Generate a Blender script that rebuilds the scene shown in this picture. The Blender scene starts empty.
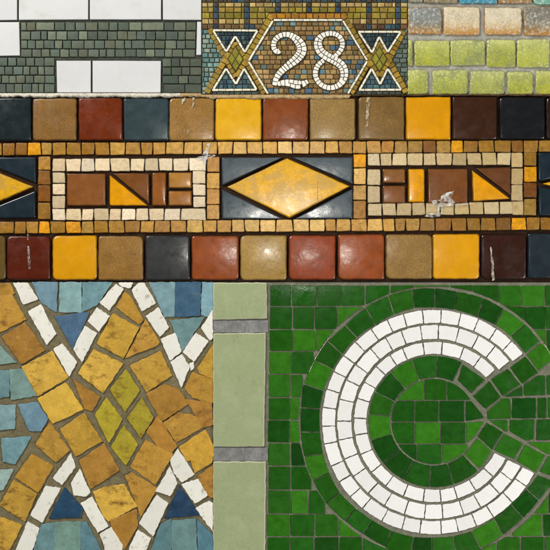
import bpy, math, random
from mathutils import Vector

random.seed(11)
S = 0.002                      # metres per picture unit: the wall of samples is 1.1 m square
R = random.random
def U(a, b): return a + (b - a) * R()

scene = bpy.context.scene
COL = scene.collection

# ------------------------------------------------------------------ colour
def lin(c):
    out = []
    for v in c:
        v = max(0.0, min(255.0, v)) / 255.0
        out.append(v / 12.92 if v <= 0.04045 else ((v + 0.055) / 1.055) ** 2.4)
    return tuple(out)

# ------------------------------------------------------------------ materials
def nd(nt, t, **kw):
    n = nt.nodes.new(t)
    for k, v in kw.items():
        if k in n.inputs.keys(): n.inputs[k].default_value = v
        else: setattr(n, k, v)
    return n

def surf(name, rough=0.3, spec=0.5, coat=0.0, mott=(60, 0.25), fine=(500, 0.12), bump=0.15, bscale=250,
         dirt=None, dirt_scale=(60, 60, 60), dirt_lo=0.6, dirt_hi=0.75, dirt_amt=0.7, pale=None, pale_lo=0.62, pale_hi=0.72,
         pale_scale=90, pale_amt=0.6, cells=None, rvar=0.15, coat_rough=0.08, bdist=0.0012, wave=None):
    m = bpy.data.materials.new(name); m.use_nodes = True
    nt = m.node_tree; nt.nodes.clear(); L = nt.links.new
    out = nd(nt, 'ShaderNodeOutputMaterial'); bs = nd(nt, 'ShaderNodeBsdfPrincipled')
    L(bs.outputs[0], out.inputs[0])
    at = nd(nt, 'ShaderNodeAttribute', attribute_name='Col')
    tc = nd(nt, 'ShaderNodeTexCoord')
    off = nd(nt, 'ShaderNodeVectorMath', operation='MULTIPLY_ADD'); L(at.outputs['Alpha'], off.inputs[0])
    off.inputs[1].default_value = (3.1, 2.3, 4.7); L(tc.outputs['Object'], off.inputs[2]); co = off.outputs[0]
    def noise(scale, detail=4, rough_=0.6, vec=None, dist=0.0):
        n = nd(nt, 'ShaderNodeTexNoise', Scale=scale, Detail=detail, Roughness=rough_, Distortion=dist)
        L(vec if vec is not None else co, n.inputs['Vector']); return n.outputs['Fac']
    def rng(src, a, b, c, d):
        n = nd(nt, 'ShaderNodeMapRange'); L(src, n.inputs[0])
        for i, v in zip((1, 2, 3, 4), (a, b, c, d)): n.inputs[i].default_value = v
        return n.outputs[0]
    def mixc(fac, a, b, bt='MIX'):
        n = nd(nt, 'ShaderNodeMix', data_type='RGBA', blend_type=bt)
        if isinstance(fac, float): n.inputs[0].default_value = fac
        else: L(fac, n.inputs[0])
        L(a, n.inputs[6])
        if isinstance(b, tuple): n.inputs[7].default_value = (*b, 1)
        else: L(b, n.inputs[7])
        return n.outputs[2]
    def scalec(c, fac):
        n = nd(nt, 'ShaderNodeVectorMath', operation='SCALE'); L(c, n.inputs[0]); L(fac, n.inputs['Scale']); return n.outputs[0]
    c = at.outputs['Color']
    c = scalec(c, rng(noise(mott[0]), 0.3, 0.7, 1 - mott[1], 1 + mott[1]))
    c = scalec(c, rng(noise(fine[0], 3), 0.3, 0.7, 1 - fine[1], 1 + fine[1]))
    if cells:
        v = nd(nt, 'ShaderNodeTexVoronoi', Scale=cells[0], feature='DISTANCE_TO_EDGE')
        wn = nd(nt, 'ShaderNodeTexNoise', Scale=cells[0] * 0.7); L(co, wn.inputs['Vector'])
        add = nd(nt, 'ShaderNodeVectorMath', operation='MULTIPLY_ADD'); L(wn.outputs['Color'], add.inputs[0])
        add.inputs[1].default_value = (0.006,) * 3; L(co, add.inputs[2]); L(add.outputs[0], v.inputs['Vector'])
        cellf = rng(v.outputs['Distance'], 0.02, 0.22, 1, 0)
        mk = nd(nt, 'ShaderNodeMath', operation='MULTIPLY'); L(cellf, mk.inputs[0])
        L(rng(noise(cells[0] * 0.25), 0.4, 0.65, 0, cells[2]), mk.inputs[1])
        c = mixc(mk.outputs[0], c, cells[1])
    if pale:
        c = mixc(rng(noise(pale_scale, 6, 0.7), pale_lo, pale_hi, 0, pale_amt), c, pale)
    if dirt:
        mp = nd(nt, 'ShaderNodeMapping'); L(co, mp.inputs[0]); mp.inputs['Scale'].default_value = dirt_scale
        dm = nd(nt, 'ShaderNodeMath', operation='MULTIPLY', use_clamp=True)   # every piece has its own share of grime
        L(rng(noise(1.0, 6, 0.65, mp.outputs[0]), dirt_lo, dirt_hi, 0, dirt_amt), dm.inputs[0]); L(rng(at.outputs['Alpha'], 0, 1, .25, 1.3), dm.inputs[1])
        c = mixc(dm.outputs[0], c, dirt)
    L(c, bs.inputs['Base Color'])
    ra = nd(nt, 'ShaderNodeMath', operation='ADD', use_clamp=True)
    L(rng(noise(bscale * 0.4), 0.3, 0.7, max(0.03, rough - rvar), min(1, rough + rvar)), ra.inputs[0]); L(rng(at.outputs['Alpha'], 0, 1, -0.07, 0.07), ra.inputs[1])
    L(ra.outputs[0], bs.inputs['Roughness'])
    bs.inputs['Specular IOR Level'].default_value = spec
    bs.inputs['Coat Weight'].default_value = coat; bs.inputs['Coat Roughness'].default_value = coat_rough
    hgt = noise(bscale, 5, 0.6)
    if wave:
        w = noise(wave[0], 2, 0.4)
        a = nd(nt, 'ShaderNodeMath', operation='MULTIPLY_ADD'); L(w, a.inputs[0]); a.inputs[1].default_value = wave[1]; L(hgt, a.inputs[2]); hgt = a.outputs[0]
    if cells:
        a = nd(nt, 'ShaderNodeMath', operation='MULTIPLY_ADD'); L(cellf, a.inputs[0]); a.inputs[1].default_value = -0.45; L(hgt, a.inputs[2]); hgt = a.outputs[0]
    bp = nd(nt, 'ShaderNodeBump', Strength=bump, Distance=bdist); L(hgt, bp.inputs['Height'])
    L(bp.outputs[0], bs.inputs['Normal'])
    if coat: L(bp.outputs[0], bs.inputs['Coat Normal'])
    return m

M = {}
M['grout'] = surf('grout', 0.9, 0.2, mott=(70, 0.25), fine=(700, 0.35), bump=0.6, bscale=600, dirt=lin((60, 55, 45)), dirt_scale=(120,)*3, dirt_lo=.58, dirt_hi=.75, dirt_amt=.5)
M['grey_grout'] = surf('grey_grout', 0.9, 0.2, mott=(60, 0.2), fine=(900, 0.4), bump=0.9, bscale=700, dirt=lin((85, 80, 72)), dirt_scale=(260,)*3, dirt_lo=.55, dirt_hi=.65, dirt_amt=.6, pale=lin((205, 203, 190)), pale_scale=420, pale_lo=.58, pale_hi=.66)
M['speck_grout'] = surf('speck_grout', 0.9, 0.2, mott=(60, 0.2), fine=(800, 0.3), bump=0.7, bscale=600, dirt=lin((84, 74, 50)), dirt_scale=(150,)*3, dirt_lo=.56, dirt_hi=.7, dirt_amt=.6, pale=lin((206, 204, 176)), pale_scale=300, pale_lo=.6, pale_hi=.68, pale_amt=.8)
M['white_glaze'] = surf('white_glaze', 0.2, 0.4, mott=(12, 0.03), fine=(300, 0.015), bump=0.05, bscale=40, dirt=lin((196, 190, 172)), dirt_scale=(24, 24, 30), dirt_lo=.55, dirt_hi=.8, dirt_amt=.45)
M['grey_mosaic'] = surf('grey_mosaic', 0.5, 0.35, mott=(90, 0.16), fine=(600, 0.14), bump=0.25, bscale=350, dirt=lin((70, 72, 58)), dirt_scale=(140,)*3, dirt_amt=.4)
M['smalti'] = surf('smalti', 0.4, 0.45, mott=(160, 0.22), fine=(700, 0.16), bump=0.35, bscale=400)
CE = dict(coat=0.3, coat_rough=.16, bump=0.075, bscale=120)
GRIME = dict(dirt=lin((60, 34, 14)), dirt_scale=(80, 80, 80), dirt_lo=.66, dirt_hi=.8, dirt_amt=.35)
M['ceramic'] = surf('ceramic', 0.25, 0.4, mott=(55, 0.16), fine=(650, 0.15), wave=(34, 1.4), pale=lin((120, 124, 120)), pale_scale=330, pale_lo=.68, pale_hi=.74, pale_amt=.5, **CE, **GRIME)
M['ceramic_smooth'] = surf('ceramic_smooth', 0.25, 0.4, mott=(40, 0.08), fine=(500, 0.06), wave=(30, 1.2), pale=lin((190, 122, 16)), pale_scale=60, pale_lo=.56, pale_hi=.74, pale_amt=.4, **CE, **GRIME)
M['ceramic_speckled'] = surf('ceramic_speckled', 0.34, 0.4, mott=(38, 0.15), fine=(520, 0.34), wave=(30, 1.6), **CE, dirt=lin((84, 56, 22)), dirt_scale=(380,)*3, dirt_lo=.58, dirt_hi=.68, dirt_amt=.5)
M['ceramic_dimpled'] = surf('ceramic_dimpled', 0.3, 0.4, mott=(45, 0.2), fine=(520, 0.14), wave=(62, 3.4), pale=lin((176, 108, 60)), pale_scale=120, pale_lo=.6, pale_hi=.8, pale_amt=.35, **CE, **GRIME)
M['worn_gold'] = surf('worn_gold', 0.3, 0.4, coat=0.3, coat_rough=.16, mott=(60, 0.10), fine=(420, 0.2), bump=0.1, bscale=140, dirt=lin((188, 148, 62)), dirt_scale=(30, 30, 42), dirt_lo=.47, dirt_hi=.54, dirt_amt=.75)
M['stone_tessera'] = surf('stone_tessera', 0.36, 0.42, mott=(110, 0.26), fine=(600, 0.2), bump=0.3, bscale=380, dirt=lin((112, 66, 24)), dirt_scale=(150, 150, 220), dirt_lo=.53, dirt_hi=.7, dirt_amt=.55)
M['cream_stone'] = surf('cream_stone', 0.42, 0.4, mott=(130, 0.12), fine=(700, 0.16), bump=0.3, bscale=420, dirt=lin((150, 98, 52)), dirt_scale=(150, 150, 260), dirt_lo=.53, dirt_hi=.72, dirt_amt=.55)
M['gold_smalti'] = surf('gold_smalti', 0.42, 0.4, mott=(60, 0.16), fine=(420, 0.15), bump=0.3, bscale=260, dirt=lin((104, 68, 26)), dirt_scale=(36, 36, 62), dirt_lo=.52, dirt_hi=.68, dirt_amt=.78, pale=lin((226, 190, 92)), pale_scale=70, pale_lo=.56, pale_hi=.75, pale_amt=.35)
M['blue_smalti'] = surf('blue_smalti', 0.35, 0.45, mott=(55, 0.22), fine=(400, 0.10), bump=0.25, bscale=200, dirt=lin((120, 120, 80)), dirt_scale=(50, 50, 120), dirt_lo=.6, dirt_hi=.75, dirt_amt=.5)
M['white_stone'] = surf('white_stone', 0.4, 0.4, mott=(60, 0.035), fine=(400, 0.03), bump=0.22, bscale=260, dirt=lin((136, 120, 88)), dirt_scale=(80,)*3, dirt_lo=.58, dirt_hi=.68, dirt_amt=.6)
M['clean_white'] = surf('clean_white', 0.35, 0.4, mott=(60, 0.025), fine=(400, 0.02), bump=0.1, bscale=200, dirt=lin((190, 180, 160)), dirt_scale=(80,)*3, dirt_lo=.68, dirt_hi=.78, dirt_amt=.45)
M['green_glaze'] = surf('green_glaze', 0.2, 0.28, mott=(55, 0.2), fine=(420, 0.12), bump=0.12, bscale=150, wave=(50, 1.2), dirt=lin((70, 84, 34)), dirt_scale=(40, 40, 95), dirt_lo=.62, dirt_hi=.8, dirt_amt=.35)
M['sage_glaze'] = surf('sage_glaze', 0.4, 0.35, mott=(220, 0.06), fine=(900, 0.10), bump=0.12, bscale=300, dirt=lin((112, 116, 88)), dirt_scale=(60, 60, 22), dirt_lo=.6, dirt_hi=.78, dirt_amt=.5, pale=lin((182, 186, 150)), pale_scale=24, pale_lo=.5, pale_hi=.75, pale_amt=.5)
M['glass'] = surf('bubbled_glass', 0.22, 0.5, coat=0.3, mott=(45, 0.14), fine=(400, 0.22), bump=0.5, bscale=160, cells=(105, lin((136, 144, 100)), 0.85), pale=lin((228, 232, 180)), pale_scale=100, pale_lo=.58, pale_hi=.72, pale_amt=.4, bdist=.002)
M['cream_glass'] = surf('bubbled_cream_glass', 0.22, 0.5, coat=0.3, mott=(55, 0.12), fine=(400, 0.25), bump=0.55, bscale=220, pale=lin((238, 234, 222)), pale_scale=150, pale_lo=.5, pale_hi=.66, pale_amt=.6, bdist=.002)  # pale mottling paints glints into the cream glass
M['plaster'] = surf('plaster', 0.9, 0.2, mott=(70, 0.2), fine=(500, 0.3), bump=0.7, bscale=300, dirt=lin((92, 66, 38)), dirt_scale=(130, 130, 130), dirt_lo=.52, dirt_hi=.66, dirt_amt=.8)
M['glint_smear'] = surf('glint_smear_film', 0.5, 0.4, mott=(200, 0.15), fine=(700, 0.3), bump=0.5, bscale=500)
def broken(m):                 # thin white film with patchy cover, also paints lamp reflections
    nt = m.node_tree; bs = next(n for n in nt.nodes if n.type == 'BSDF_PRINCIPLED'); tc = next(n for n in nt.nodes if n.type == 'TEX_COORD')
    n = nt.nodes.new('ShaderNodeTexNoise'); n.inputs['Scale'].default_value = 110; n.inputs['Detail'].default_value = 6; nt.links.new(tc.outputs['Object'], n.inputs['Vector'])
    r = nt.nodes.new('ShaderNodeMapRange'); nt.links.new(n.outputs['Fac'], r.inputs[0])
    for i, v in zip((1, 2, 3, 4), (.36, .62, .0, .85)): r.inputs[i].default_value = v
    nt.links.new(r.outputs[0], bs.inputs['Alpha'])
broken(M['glint_smear'])
M['wall'] = surf('wall_paint', 0.9, 0.2, mott=(8, 0.05), fine=(200, 0.05), bump=0.3, bscale=200)

# ------------------------------------------------------------------ geometry helpers (units: u right, v down, h out of the wall)
def area(p):
    return 0.5 * sum(p[i][0] * p[(i + 1) % len(p)][1] - p[(i + 1) % len(p)][0] * p[i][1] for i in range(len(p)))

def ext(p):                    # pieces that run on past the sampled square
    x, y = p
    if x <= 0.6: x = -7
    if x >= 549.4: x = 557
    if y <= 0.6: y = -7
    if y >= 549.4: y = 557
    return (x, y)

def inset(p, d):
    n = len(p); out = []
    for i in range(n):
        a, b, c = p[i - 1], p[i], p[(i + 1) % n]
        e1 = (b[0] - a[0], b[1] - a[1]); e2 = (c[0] - b[0], c[1] - b[1])
        l1 = math.hypot(*e1) or 1e-6; l2 = math.hypot(*e2) or 1e-6
        n1 = (-e1[1] / l1, e1[0] / l1); n2 = (-e2[1] / l2, e2[0] / l2)
        mx, my = n1[0] + n2[0], n1[1] + n2[1]; ml = math.hypot(mx, my)
        if ml < 1e-4: mx, my, ml = n1[0], n1[1], 1
        mx /= ml; my /= ml
        k = d / max(0.5, mx * n1[0] + my * n1[1])
        out.append((b[0] + mx * k, b[1] + my * k))
    return out

def clip(poly, conv):          # Sutherland-Hodgman against a convex polygon
    if area(conv) < 0: conv = conv[::-1]
    out = list(poly)
    for i in range(len(conv)):
        a, b = conv[i], conv[(i + 1) % len(conv)]
        def side(p): return (b[0] - a[0]) * (p[1] - a[1]) - (b[1] - a[1]) * (p[0] - a[0])
        src, out = out, []
        for j in range(len(src)):
            p, q = src[j - 1], src[j]; sp, sq = side(p), side(q)
            if (sp >= 0) != (sq >= 0):
                t = sp / (sp - sq); out.append((p[0] + t * (q[0] - p[0]), p[1] + t * (q[1] - p[1])))
            if sq >= 0: out.append(q)
        if len(out) < 3: return []
    return out

def vary(c, v):
    k = 1 + U(-v, v)
    return tuple(max(0, min(255, x * k + U(-v, v) * 22)) for x in c)

class MB:
    def __init__(s): s.v, s.f, s.c, s.m = [], [], [], []
    def vert(s, x, y, h, col): s.v.append((x, y, h)); s.c.append(col); return len(s.v) - 1
    def face(s, idx, mat=0): s.f.append(tuple(idx)); s.m.append(mat)

    def tile(s, poly, col, h=1.0, bev=0.5, r=0.6, dome=0.15, jit=0.2, seg=5.0, edge=0.7, tilt=0.012, cv=0.06, z0=-0.6, gap=0.0, mat=0, extend=True, colfn=None, edgecol=None, rid=None):
        if extend: poly = [ext(p) for p in poly]
        if area(poly) < 0: poly = poly[::-1]
        if gap: poly = inset(poly, gap)
        if abs(area(poly)) < 0.6 or area(poly) < 0: return
        poly = [p for i, p in enumerate(poly) if math.hypot(p[0] - poly[i - 1][0], p[1] - poly[i - 1][1]) > 0.05]
        n = len(poly)
        if n < 3: return
        per = sum(math.hypot(poly[i][0] - poly[i - 1][0], poly[i][1] - poly[i - 1][1]) for i in range(n))
        bev = min(bev, 0.5 * abs(area(poly)) / per)
        corner, edges = [], []
        for i in range(n):
            a, b, c = poly[i - 1], poly[i], poly[(i + 1) % n]
            l1 = math.hypot(a[0] - b[0], a[1] - b[1]); l2 = math.hypot(c[0] - b[0], c[1] - b[1])
            cosang = ((a[0] - b[0]) * (c[0] - b[0]) + (a[1] - b[1]) * (c[1] - b[1])) / (l1 * l2)
            corner.append(None if cosang < -0.93 else min(r * U(0.45, 1.9), 0.35 * l1, 0.35 * l2))
            edges.append([U(-jit, jit) for _ in range(int(l2 / seg))])
        def outline(d):
            q = inset(poly, d) if d else poly
            arcs = []
            for i in range(n):
                a, b, c = q[i - 1], q[i], q[(i + 1) % n]
                if corner[i] is None: arcs.append([b]); continue
                l1 = math.hypot(a[0] - b[0], a[1] - b[1]) or 1e-6; l2 = math.hypot(c[0] - b[0], c[1] - b[1]) or 1e-6
                rr = min(max(corner[i] - 0.6 * d, corner[i] * 0.3), 0.4 * l1, 0.4 * l2)
                p0 = (b[0] + (a[0] - b[0]) / l1 * rr, b[1] + (a[1] - b[1]) / l1 * rr); p2 = (b[0] + (c[0] - b[0]) / l2 * rr, b[1] + (c[1] - b[1]) / l2 * rr)
                steps = 5 if r > 2 else 3
                arcs.append([tuple((1 - t) ** 2 * p0[k] + 2 * t * (1 - t) * b[k] + t * t * p2[k] for k in (0, 1)) for t in [j / steps for j in range(steps + 1)]])
            out = []
            for i in range(n):
                out += arcs[i]
                p, p2 = arcs[i][-1], arcs[(i + 1) % n][0]; L = math.hypot(p2[0] - p[0], p2[1] - p[1]) or 1e-6
                nx, ny = -(p2[1] - p[1]) / L, (p2[0] - p[0]) / L; k = len(edges[i])
                for j, o in enumerate(edges[i]):
                    t = (j + 1) / (k + 1); out.append((p[0] + (p2[0] - p[0]) * t + nx * o, p[1] + (p2[1] - p[1]) * t + ny * o))
            return out
        P = outline(0); m = len(P); rid = R() if rid is None else rid
        cx = sum(q[0] for q in poly) / n; cy = sum(q[1] for q in poly) / n
        rx = 0.6 * (max(q[0] for q in poly) - min(q[0] for q in poly)); ry = 0.6 * (max(q[1] for q in poly) - min(q[1] for q in poly))
        base = vary(col, cv); ta, tb = U(-tilt, tilt), U(-tilt, tilt)
        ec = edgecol if edgecol else tuple(x * edge for x in base)
        mc = tuple((x + y) / 2 for x, y in zip(ec, base))
        def sh(q, k): return (cx + (q[0] - cx) * k, cy + (q[1] - cy) * k)
        def top(x, y): return dome * (1 - min(1.3, ((x - cx) / rx) ** 2 + ((y - cy) / ry) ** 2)) + (x - cx) * ta + (y - cy) * tb
        I3 = outline(bev * 1.45)
        rings = [(P, None, ec), (P, h - bev, ec), (outline(bev * .13), h - bev * .5, ec), (outline(bev * .5), h - bev * .13, mc), (outline(bev), h, base), (I3, h, base),
                 ([sh(q, 0.8) for q in I3], h, base), ([sh(q, 0.55) for q in I3], h, base), ([sh(q, 0.28) for q in I3], h, base)]
        ids = []
        for pr, z, c_ in rings:
            row = []
            for q in pr:
                cc = colfn(q[0], q[1], c_) if colfn and c_ is base else c_
                row.append(s.vert(q[0], q[1], z0 if z is None else z + top(*q), (*cc[:3], rid)))
            ids.append(row)
        for a, b in zip(ids[:-1], ids[1:]):
            for i in range(m):
                j = (i + 1) % m; s.face((a[j], a[i], b[i], b[j]), mat)
        ctr = s.vert(cx, cy, h + top(cx, cy), (*(colfn(cx, cy, base) if colfn else base)[:3], rid))
        for i in range(m): s.face((ids[-1][(i + 1) % m], ids[-1][i], ctr), mat)

    def slab(s, poly, top, bottom, col, mat=0):
        if area(poly) < 0: poly = poly[::-1]
        n = len(poly)
        a = [s.vert(x, y, top, col) for x, y in poly]; b = [s.vert(x, y, bottom, col) for x, y in poly]
        s.face(a[::-1], mat)
        for i in range(n):
            j = (i + 1) % n; s.face((b[j], b[i], a[i], a[j]), mat)

    def ribbon(s, pts, wid, top, col, mat=1, bottom=-0.5):     # low grout ridge under a line of tesserae
        n = len(pts); Lr, Rr, Lb, Rb = [], [], [], []
        for i in range(n):
            a = pts[max(0, i - 1)]; b = pts[min(n - 1, i + 1)]
            dx, dy = b[0] - a[0], b[1] - a[1]; l = math.hypot(dx, dy) or 1
            nx, ny = -dy / l * wid[i] / 2, dx / l * wid[i] / 2
            x, y = pts[i]
            Lr.append(s.vert(x + nx, y + ny, top, col)); Rr.append(s.vert(x - nx, y - ny, top, col))
            Lb.append(s.vert(x + nx, y + ny, bottom, col)); Rb.append(s.vert(x - nx, y - ny, bottom, col))
        for i in range(n - 1):
            s.face((Lr[i], Rr[i], Rr[i + 1], Lr[i + 1])[::-1], mat)
            s.face((Lb[i], Lr[i], Lr[i + 1], Lb[i + 1])[::-1], mat); s.face((Rr[i], Rb[i], Rb[i + 1], Rr[i + 1])[::-1], mat)
        s.face((Lb[0], Rb[0], Rr[0], Lr[0]), mat); s.face((Lb[-1], Lr[-1], Rr[-1], Rb[-1]), mat)

    def build(s, name, mats, parent=None, label=None, smooth=True):
        org = Vector(parent['_o']) if parent is not None and '_o' in parent else Vector((0, 0, 0))
        pp = parent
        if parent is not None and parent.parent is not None: org = Vector(parent.parent['_o'])
        me = bpy.data.meshes.new(name)
        me.from_pydata([tuple(Vector(((x - 275) * S, -h * S, (275 - y) * S)) - org) for x, y, h in s.v], [], s.f)
        at = me.color_attributes.new('Col', 'FLOAT_COLOR', 'POINT')
        buf = []
        for c in s.c: buf.extend(lin(c[:3])); buf.append(c[3] if len(c) > 3 else 0.5)
        at.data.foreach_set('color', buf)
        for m in (mats if isinstance(mats, (list, tuple)) else [mats]): me.materials.append(M[m])
        me.polygons.foreach_set('material_index', s.m)
        me.polygons.foreach_set('use_smooth', [smooth] * len(me.polygons))
        me.update()
        o = bpy.data.objects.new(name, me); COL.objects.link(o)
        if parent is not None: o.parent = parent
        if label: o['label'] = label
        return o

def thing(name, label, cat, x, y):
    o = bpy.data.objects.new(name, None); COL.objects.link(o)
    o.empty_display_size = 0.05
    loc = ((x - 275) * S, 6 * S, (275 - y) * S)
    o.location = loc; o['_o'] = loc; o['label'] = label; o['category'] = cat
    return o

def bed(parent, x0, y0, x1, y1, col, mat='grout', h=0.0):
    b = MB()
    (x0, y0), (x1, y1) = ext((x0, y0)), ext((x1, y1))
    b.slab([(x0, y0), (x1, y0), (x1, y1), (x0, y1)], h, -6, col)
    return b.build('grout_bed', mat, parent, smooth=False)

def box(x0, y0, x1, y1): return [(x0, y0), (x1, y0), (x1, y1), (x0, y1)]

def catmull(pts, step=0.5):
    out = []
    n = len(pts)
    for i in range(n - 1):
        p0 = pts[max(0, i - 1)]; p1 = pts[i]; p2 = pts[i + 1]; p3 = pts[min(n - 1, i + 2)]
        k = max(2, int(math.hypot(p2[0] - p1[0], p2[1] - p1[1]) / step))
        for j in range(k):
            t = j / k
            out.append(tuple(0.5 * (2 * p1[d] + (p2[d] - p0[d]) * t + (2 * p0[d] - 5 * p1[d] + 4 * p2[d] - p3[d]) * t * t + (3 * p1[d] - p0[d] - 3 * p2[d] + p3[d]) * t ** 3) for d in range(3)))
    out.append(pts[-1]); return out

def stroke(mb, pts, col, h, tlen, gap=0.3, smooth=True, groutcol=(70, 62, 44), two=7.2, **kw):
    if smooth: P = [(p[0], p[1], p[2] + .3) for p in catmull(pts)]
    else:
        P = []
        for a, b in zip(pts[:-1], pts[1:]):
            k = max(2, int(math.hypot(b[0] - a[0], b[1] - a[1]) / 0.5))
            P += [tuple(a[d] + (b[d] - a[d]) * j / k for d in range(3)) for j in range(k)]
        P.append(pts[-1])
    n = len(P); acc = [0]
    for i in range(1, n): acc.append(acc[-1] + math.hypot(P[i][0] - P[i - 1][0], P[i][1] - P[i - 1][1]))
    T = acc[-1]
    mb.ribbon([(p[0], p[1]) for p in P[::2] + [P[-1]]], [p[2] + 0.9 for p in P[::2] + [P[-1]]], h - 0.55, groutcol)
    def at(d):
        d = max(0, min(T, d)); i = 0
        lo, hi = 0, n - 1
        while hi - lo > 1:
            mid = (lo + hi) // 2
            if acc[mid] <= d: lo = mid
            else: hi = mid
        t = (d - acc[lo]) / max(1e-6, acc[hi] - acc[lo])
        p = tuple(P[lo][k] + (P[hi][k] - P[lo][k]) * t for k in range(3))
        a = P[max(0, lo - 2)]; b = P[min(n - 1, hi + 2)]
        l = math.hypot(b[0] - a[0], b[1] - a[1]) or 1
        return p, (-(b[1] - a[1]) / l, (b[0] - a[0]) / l)
    for row in (0, 1):
        d = 0 if row == 0 else -U(0, tlen)
        while d < T - 0.4:
            e = d + tlen * U(0.8, 1.25)
            if T - e < tlen * 0.5: e = T
            d0 = max(0, d)
            (pa, na), (pb, nb) = at(d0), at(e); pm, nm = at((d0 + e) / 2)
            double = pm[2] > two
            if row == 1 and not double: d = e; continue
            def off(p, nn, k): return (p[0] + nn[0] * p[2] * k, p[1] + nn[1] * p[2] * k)
            lo, hi = (-0.5, 0.5) if not double else ((-0.5, 0.02) if row == 0 else (0.02, 0.5))
            mb.tile([off(pa, na, lo), off(pm, nm, lo), off(pb, nb, lo), off(pb, nb, hi), off(pm, nm, hi), off(pa, na, hi)], col, h=h, gap=gap, **kw)
            d = e

def field(mb, conv, y0, y1, pitch, wa, wb, colfn, h, gap=0.35, clipto=None, **kw):
    y = y0
    xs = [p[0] for p in conv]; x0, x1 = min(xs), max(xs)
    while y < y1 - 0.8:
        yb = min(y1, y + pitch * U(0.94, 1.06)); x = x0 - U(0, wb)
        while x < x1:
            w = U(wa, wb); q = clip(box(x, y, x + w, yb), conv)
            if q and abs(area(q)) > 2.2:
                cx = sum(p[0] for p in q) / len(q); cy = sum(p[1] for p in q) / len(q)
                mb.tile(q, colfn(cx, cy), h=h, gap=gap, **kw)
            x += w
        y = yb

# ================================================================== SETTING
w = MB(); w.slab(box(-700, -700, 1250, 1250), -6.05, -40, (205, 203, 196))
wl = w.build('wall', 'wall', smooth=False); wl['kind'] = 'structure'

# ================================================================== 1. white wall tiles with grey-green mosaic
pA = thing('tile_panel', 'white glazed wall tiles set among small grey green mosaic squares', 'tile panel', 101, 93.4)
bed(pA, 0, 0, 201.8, 93.3, (64, 68, 58))
WT = dict(h=1.9, bev=0.7, r=0.7, dome=0.12, jit=0.08, seg=12, edge=0.72, tilt=0.002, cv=0.012)
for q in ([(0, 0), (17.6, 0), (17.6, 20.4), (0, 20.8)], [(19, 0), (88.6, 0), (88.6, 20), (19, 20.4)], [(89.9, 0), (161.4, 0), (161.4, 20), (89.9, 20)],
          [(162.8, 0), (201.5, 0), (201.5, 20.4), (162.8, 20.2)], [(0, 22.4), (19.6, 22.2), (20.4, 56), (0, 56.4)], [(197, 21.8), (201.5, 21.8), (201.5, 55.4), (196.2, 55.4)],
          [(56.6, 60.8), (91.2, 60.8), (91.2, 92.9), (57.2, 92.9)], [(92.6, 60.8), (161.3, 61), (160.8, 92.9), (92.6, 92.9)]):
    b = MB(); b.tile(q, (216, 216, 214), **WT); b.build('wall_tile', 'white_glaze', pA)
def jrow(mb, y0, y1, joints, colfn, gap=0.28, slope=0.0, **kw):
    for a, b_ in zip(joints[:-1], joints[1:]):
        j = U(-.3, .3)
        mb.tile([(a, y0 + slope * a + U(-.2, .2)), (b_, y0 + slope * b_ + U(-.2, .2)), (b_ + j, y1 + slope * b_ + U(-.2, .2)), (a + U(-.3, .3), y1 + slope * a + U(-.2, .2))], colfn(), gap=gap, **kw)
GG = [(86, 94, 78), (94, 102, 84), (80, 90, 76), (100, 108, 88), (88, 98, 86), (108, 116, 96), (76, 86, 74), (92, 96, 76)]
gf = MB(); kwA = dict(h=1.2, bev=0.45, r=0.5, dome=0.2, jit=0.15, seg=4, tilt=0.03, cv=0.06, edge=0.6)
cA = lambda: random.choice(GG)
jrow(gf, 22.2, 30.8, [21, 26.8, 36, 54.7, 65.3, 75.4, 85.5, 98, 109.2, 118, 129.2, 142, 164, 174, 186, 196.2], cA, **kwA)
jrow(gf, 31.2, 40.2, [21, 30.8, 41, 47.6, 56.5, 67.3, 78.8, 87.8, 97.8, 107.8, 117.4, 127.5, 136.7, 146, 155.8, 166, 178, 185.5, 196], cA, **kwA)
jrow(gf, 40.4, 49.1, [21, 27.8, 35.6, 44, 54.7, 62.8, 71.6, 84.3, 94.7, 104.8, 115.5, 124.7, 131.7, 144.5, 154.8, 165.2, 176.5, 185.5, 195.6], cA, **kwA)
jrow(gf, 49.2, 57.4, [21, 32.3, 41.4, 50, 60.2, 69.3, 78.5, 88.3, 99.3, 106.5, 115.3, 125.5, 136.5, 145.8, 154.8, 164.7, 172.4, 182.7, 195.4], cA, **kwA)
for y0, y1, js in ((57.6, 66.4, [0, 8, 16.7, 26, 34.8, 44.4, 55]), (66.5, 75.2, [0, 4.8, 13.3, 23.3, 30.3, 38.2, 44.4, 54.4]), (75.4, 83.6, [0, 1.8, 9.3, 16.3, 25.5, 34, 45, 55.2]), (83.8, 93.1, [0, 6.3, 14.7, 22.7, 32, 38.7, 44.4, 55])):
    jrow(gf, y0, y1, js, cA, **kwA)
for y0, y1, js in ((58.6, 67, [162.4, 171.5, 180, 190, 201.6]), (67.1, 75.4, [162.4, 171.3, 182, 190, 201.6]), (75.6, 84, [162.4, 178.5, 188.4, 201.6]), (84.2, 93.1, [164, 185, 201.6])):
    jrow(gf, y0, y1, js, lambda: tuple(.88 * v for v in random.choice(GG)), **kwA)
gf.build('mosaic_field', 'grey_mosaic', pA)

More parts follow.
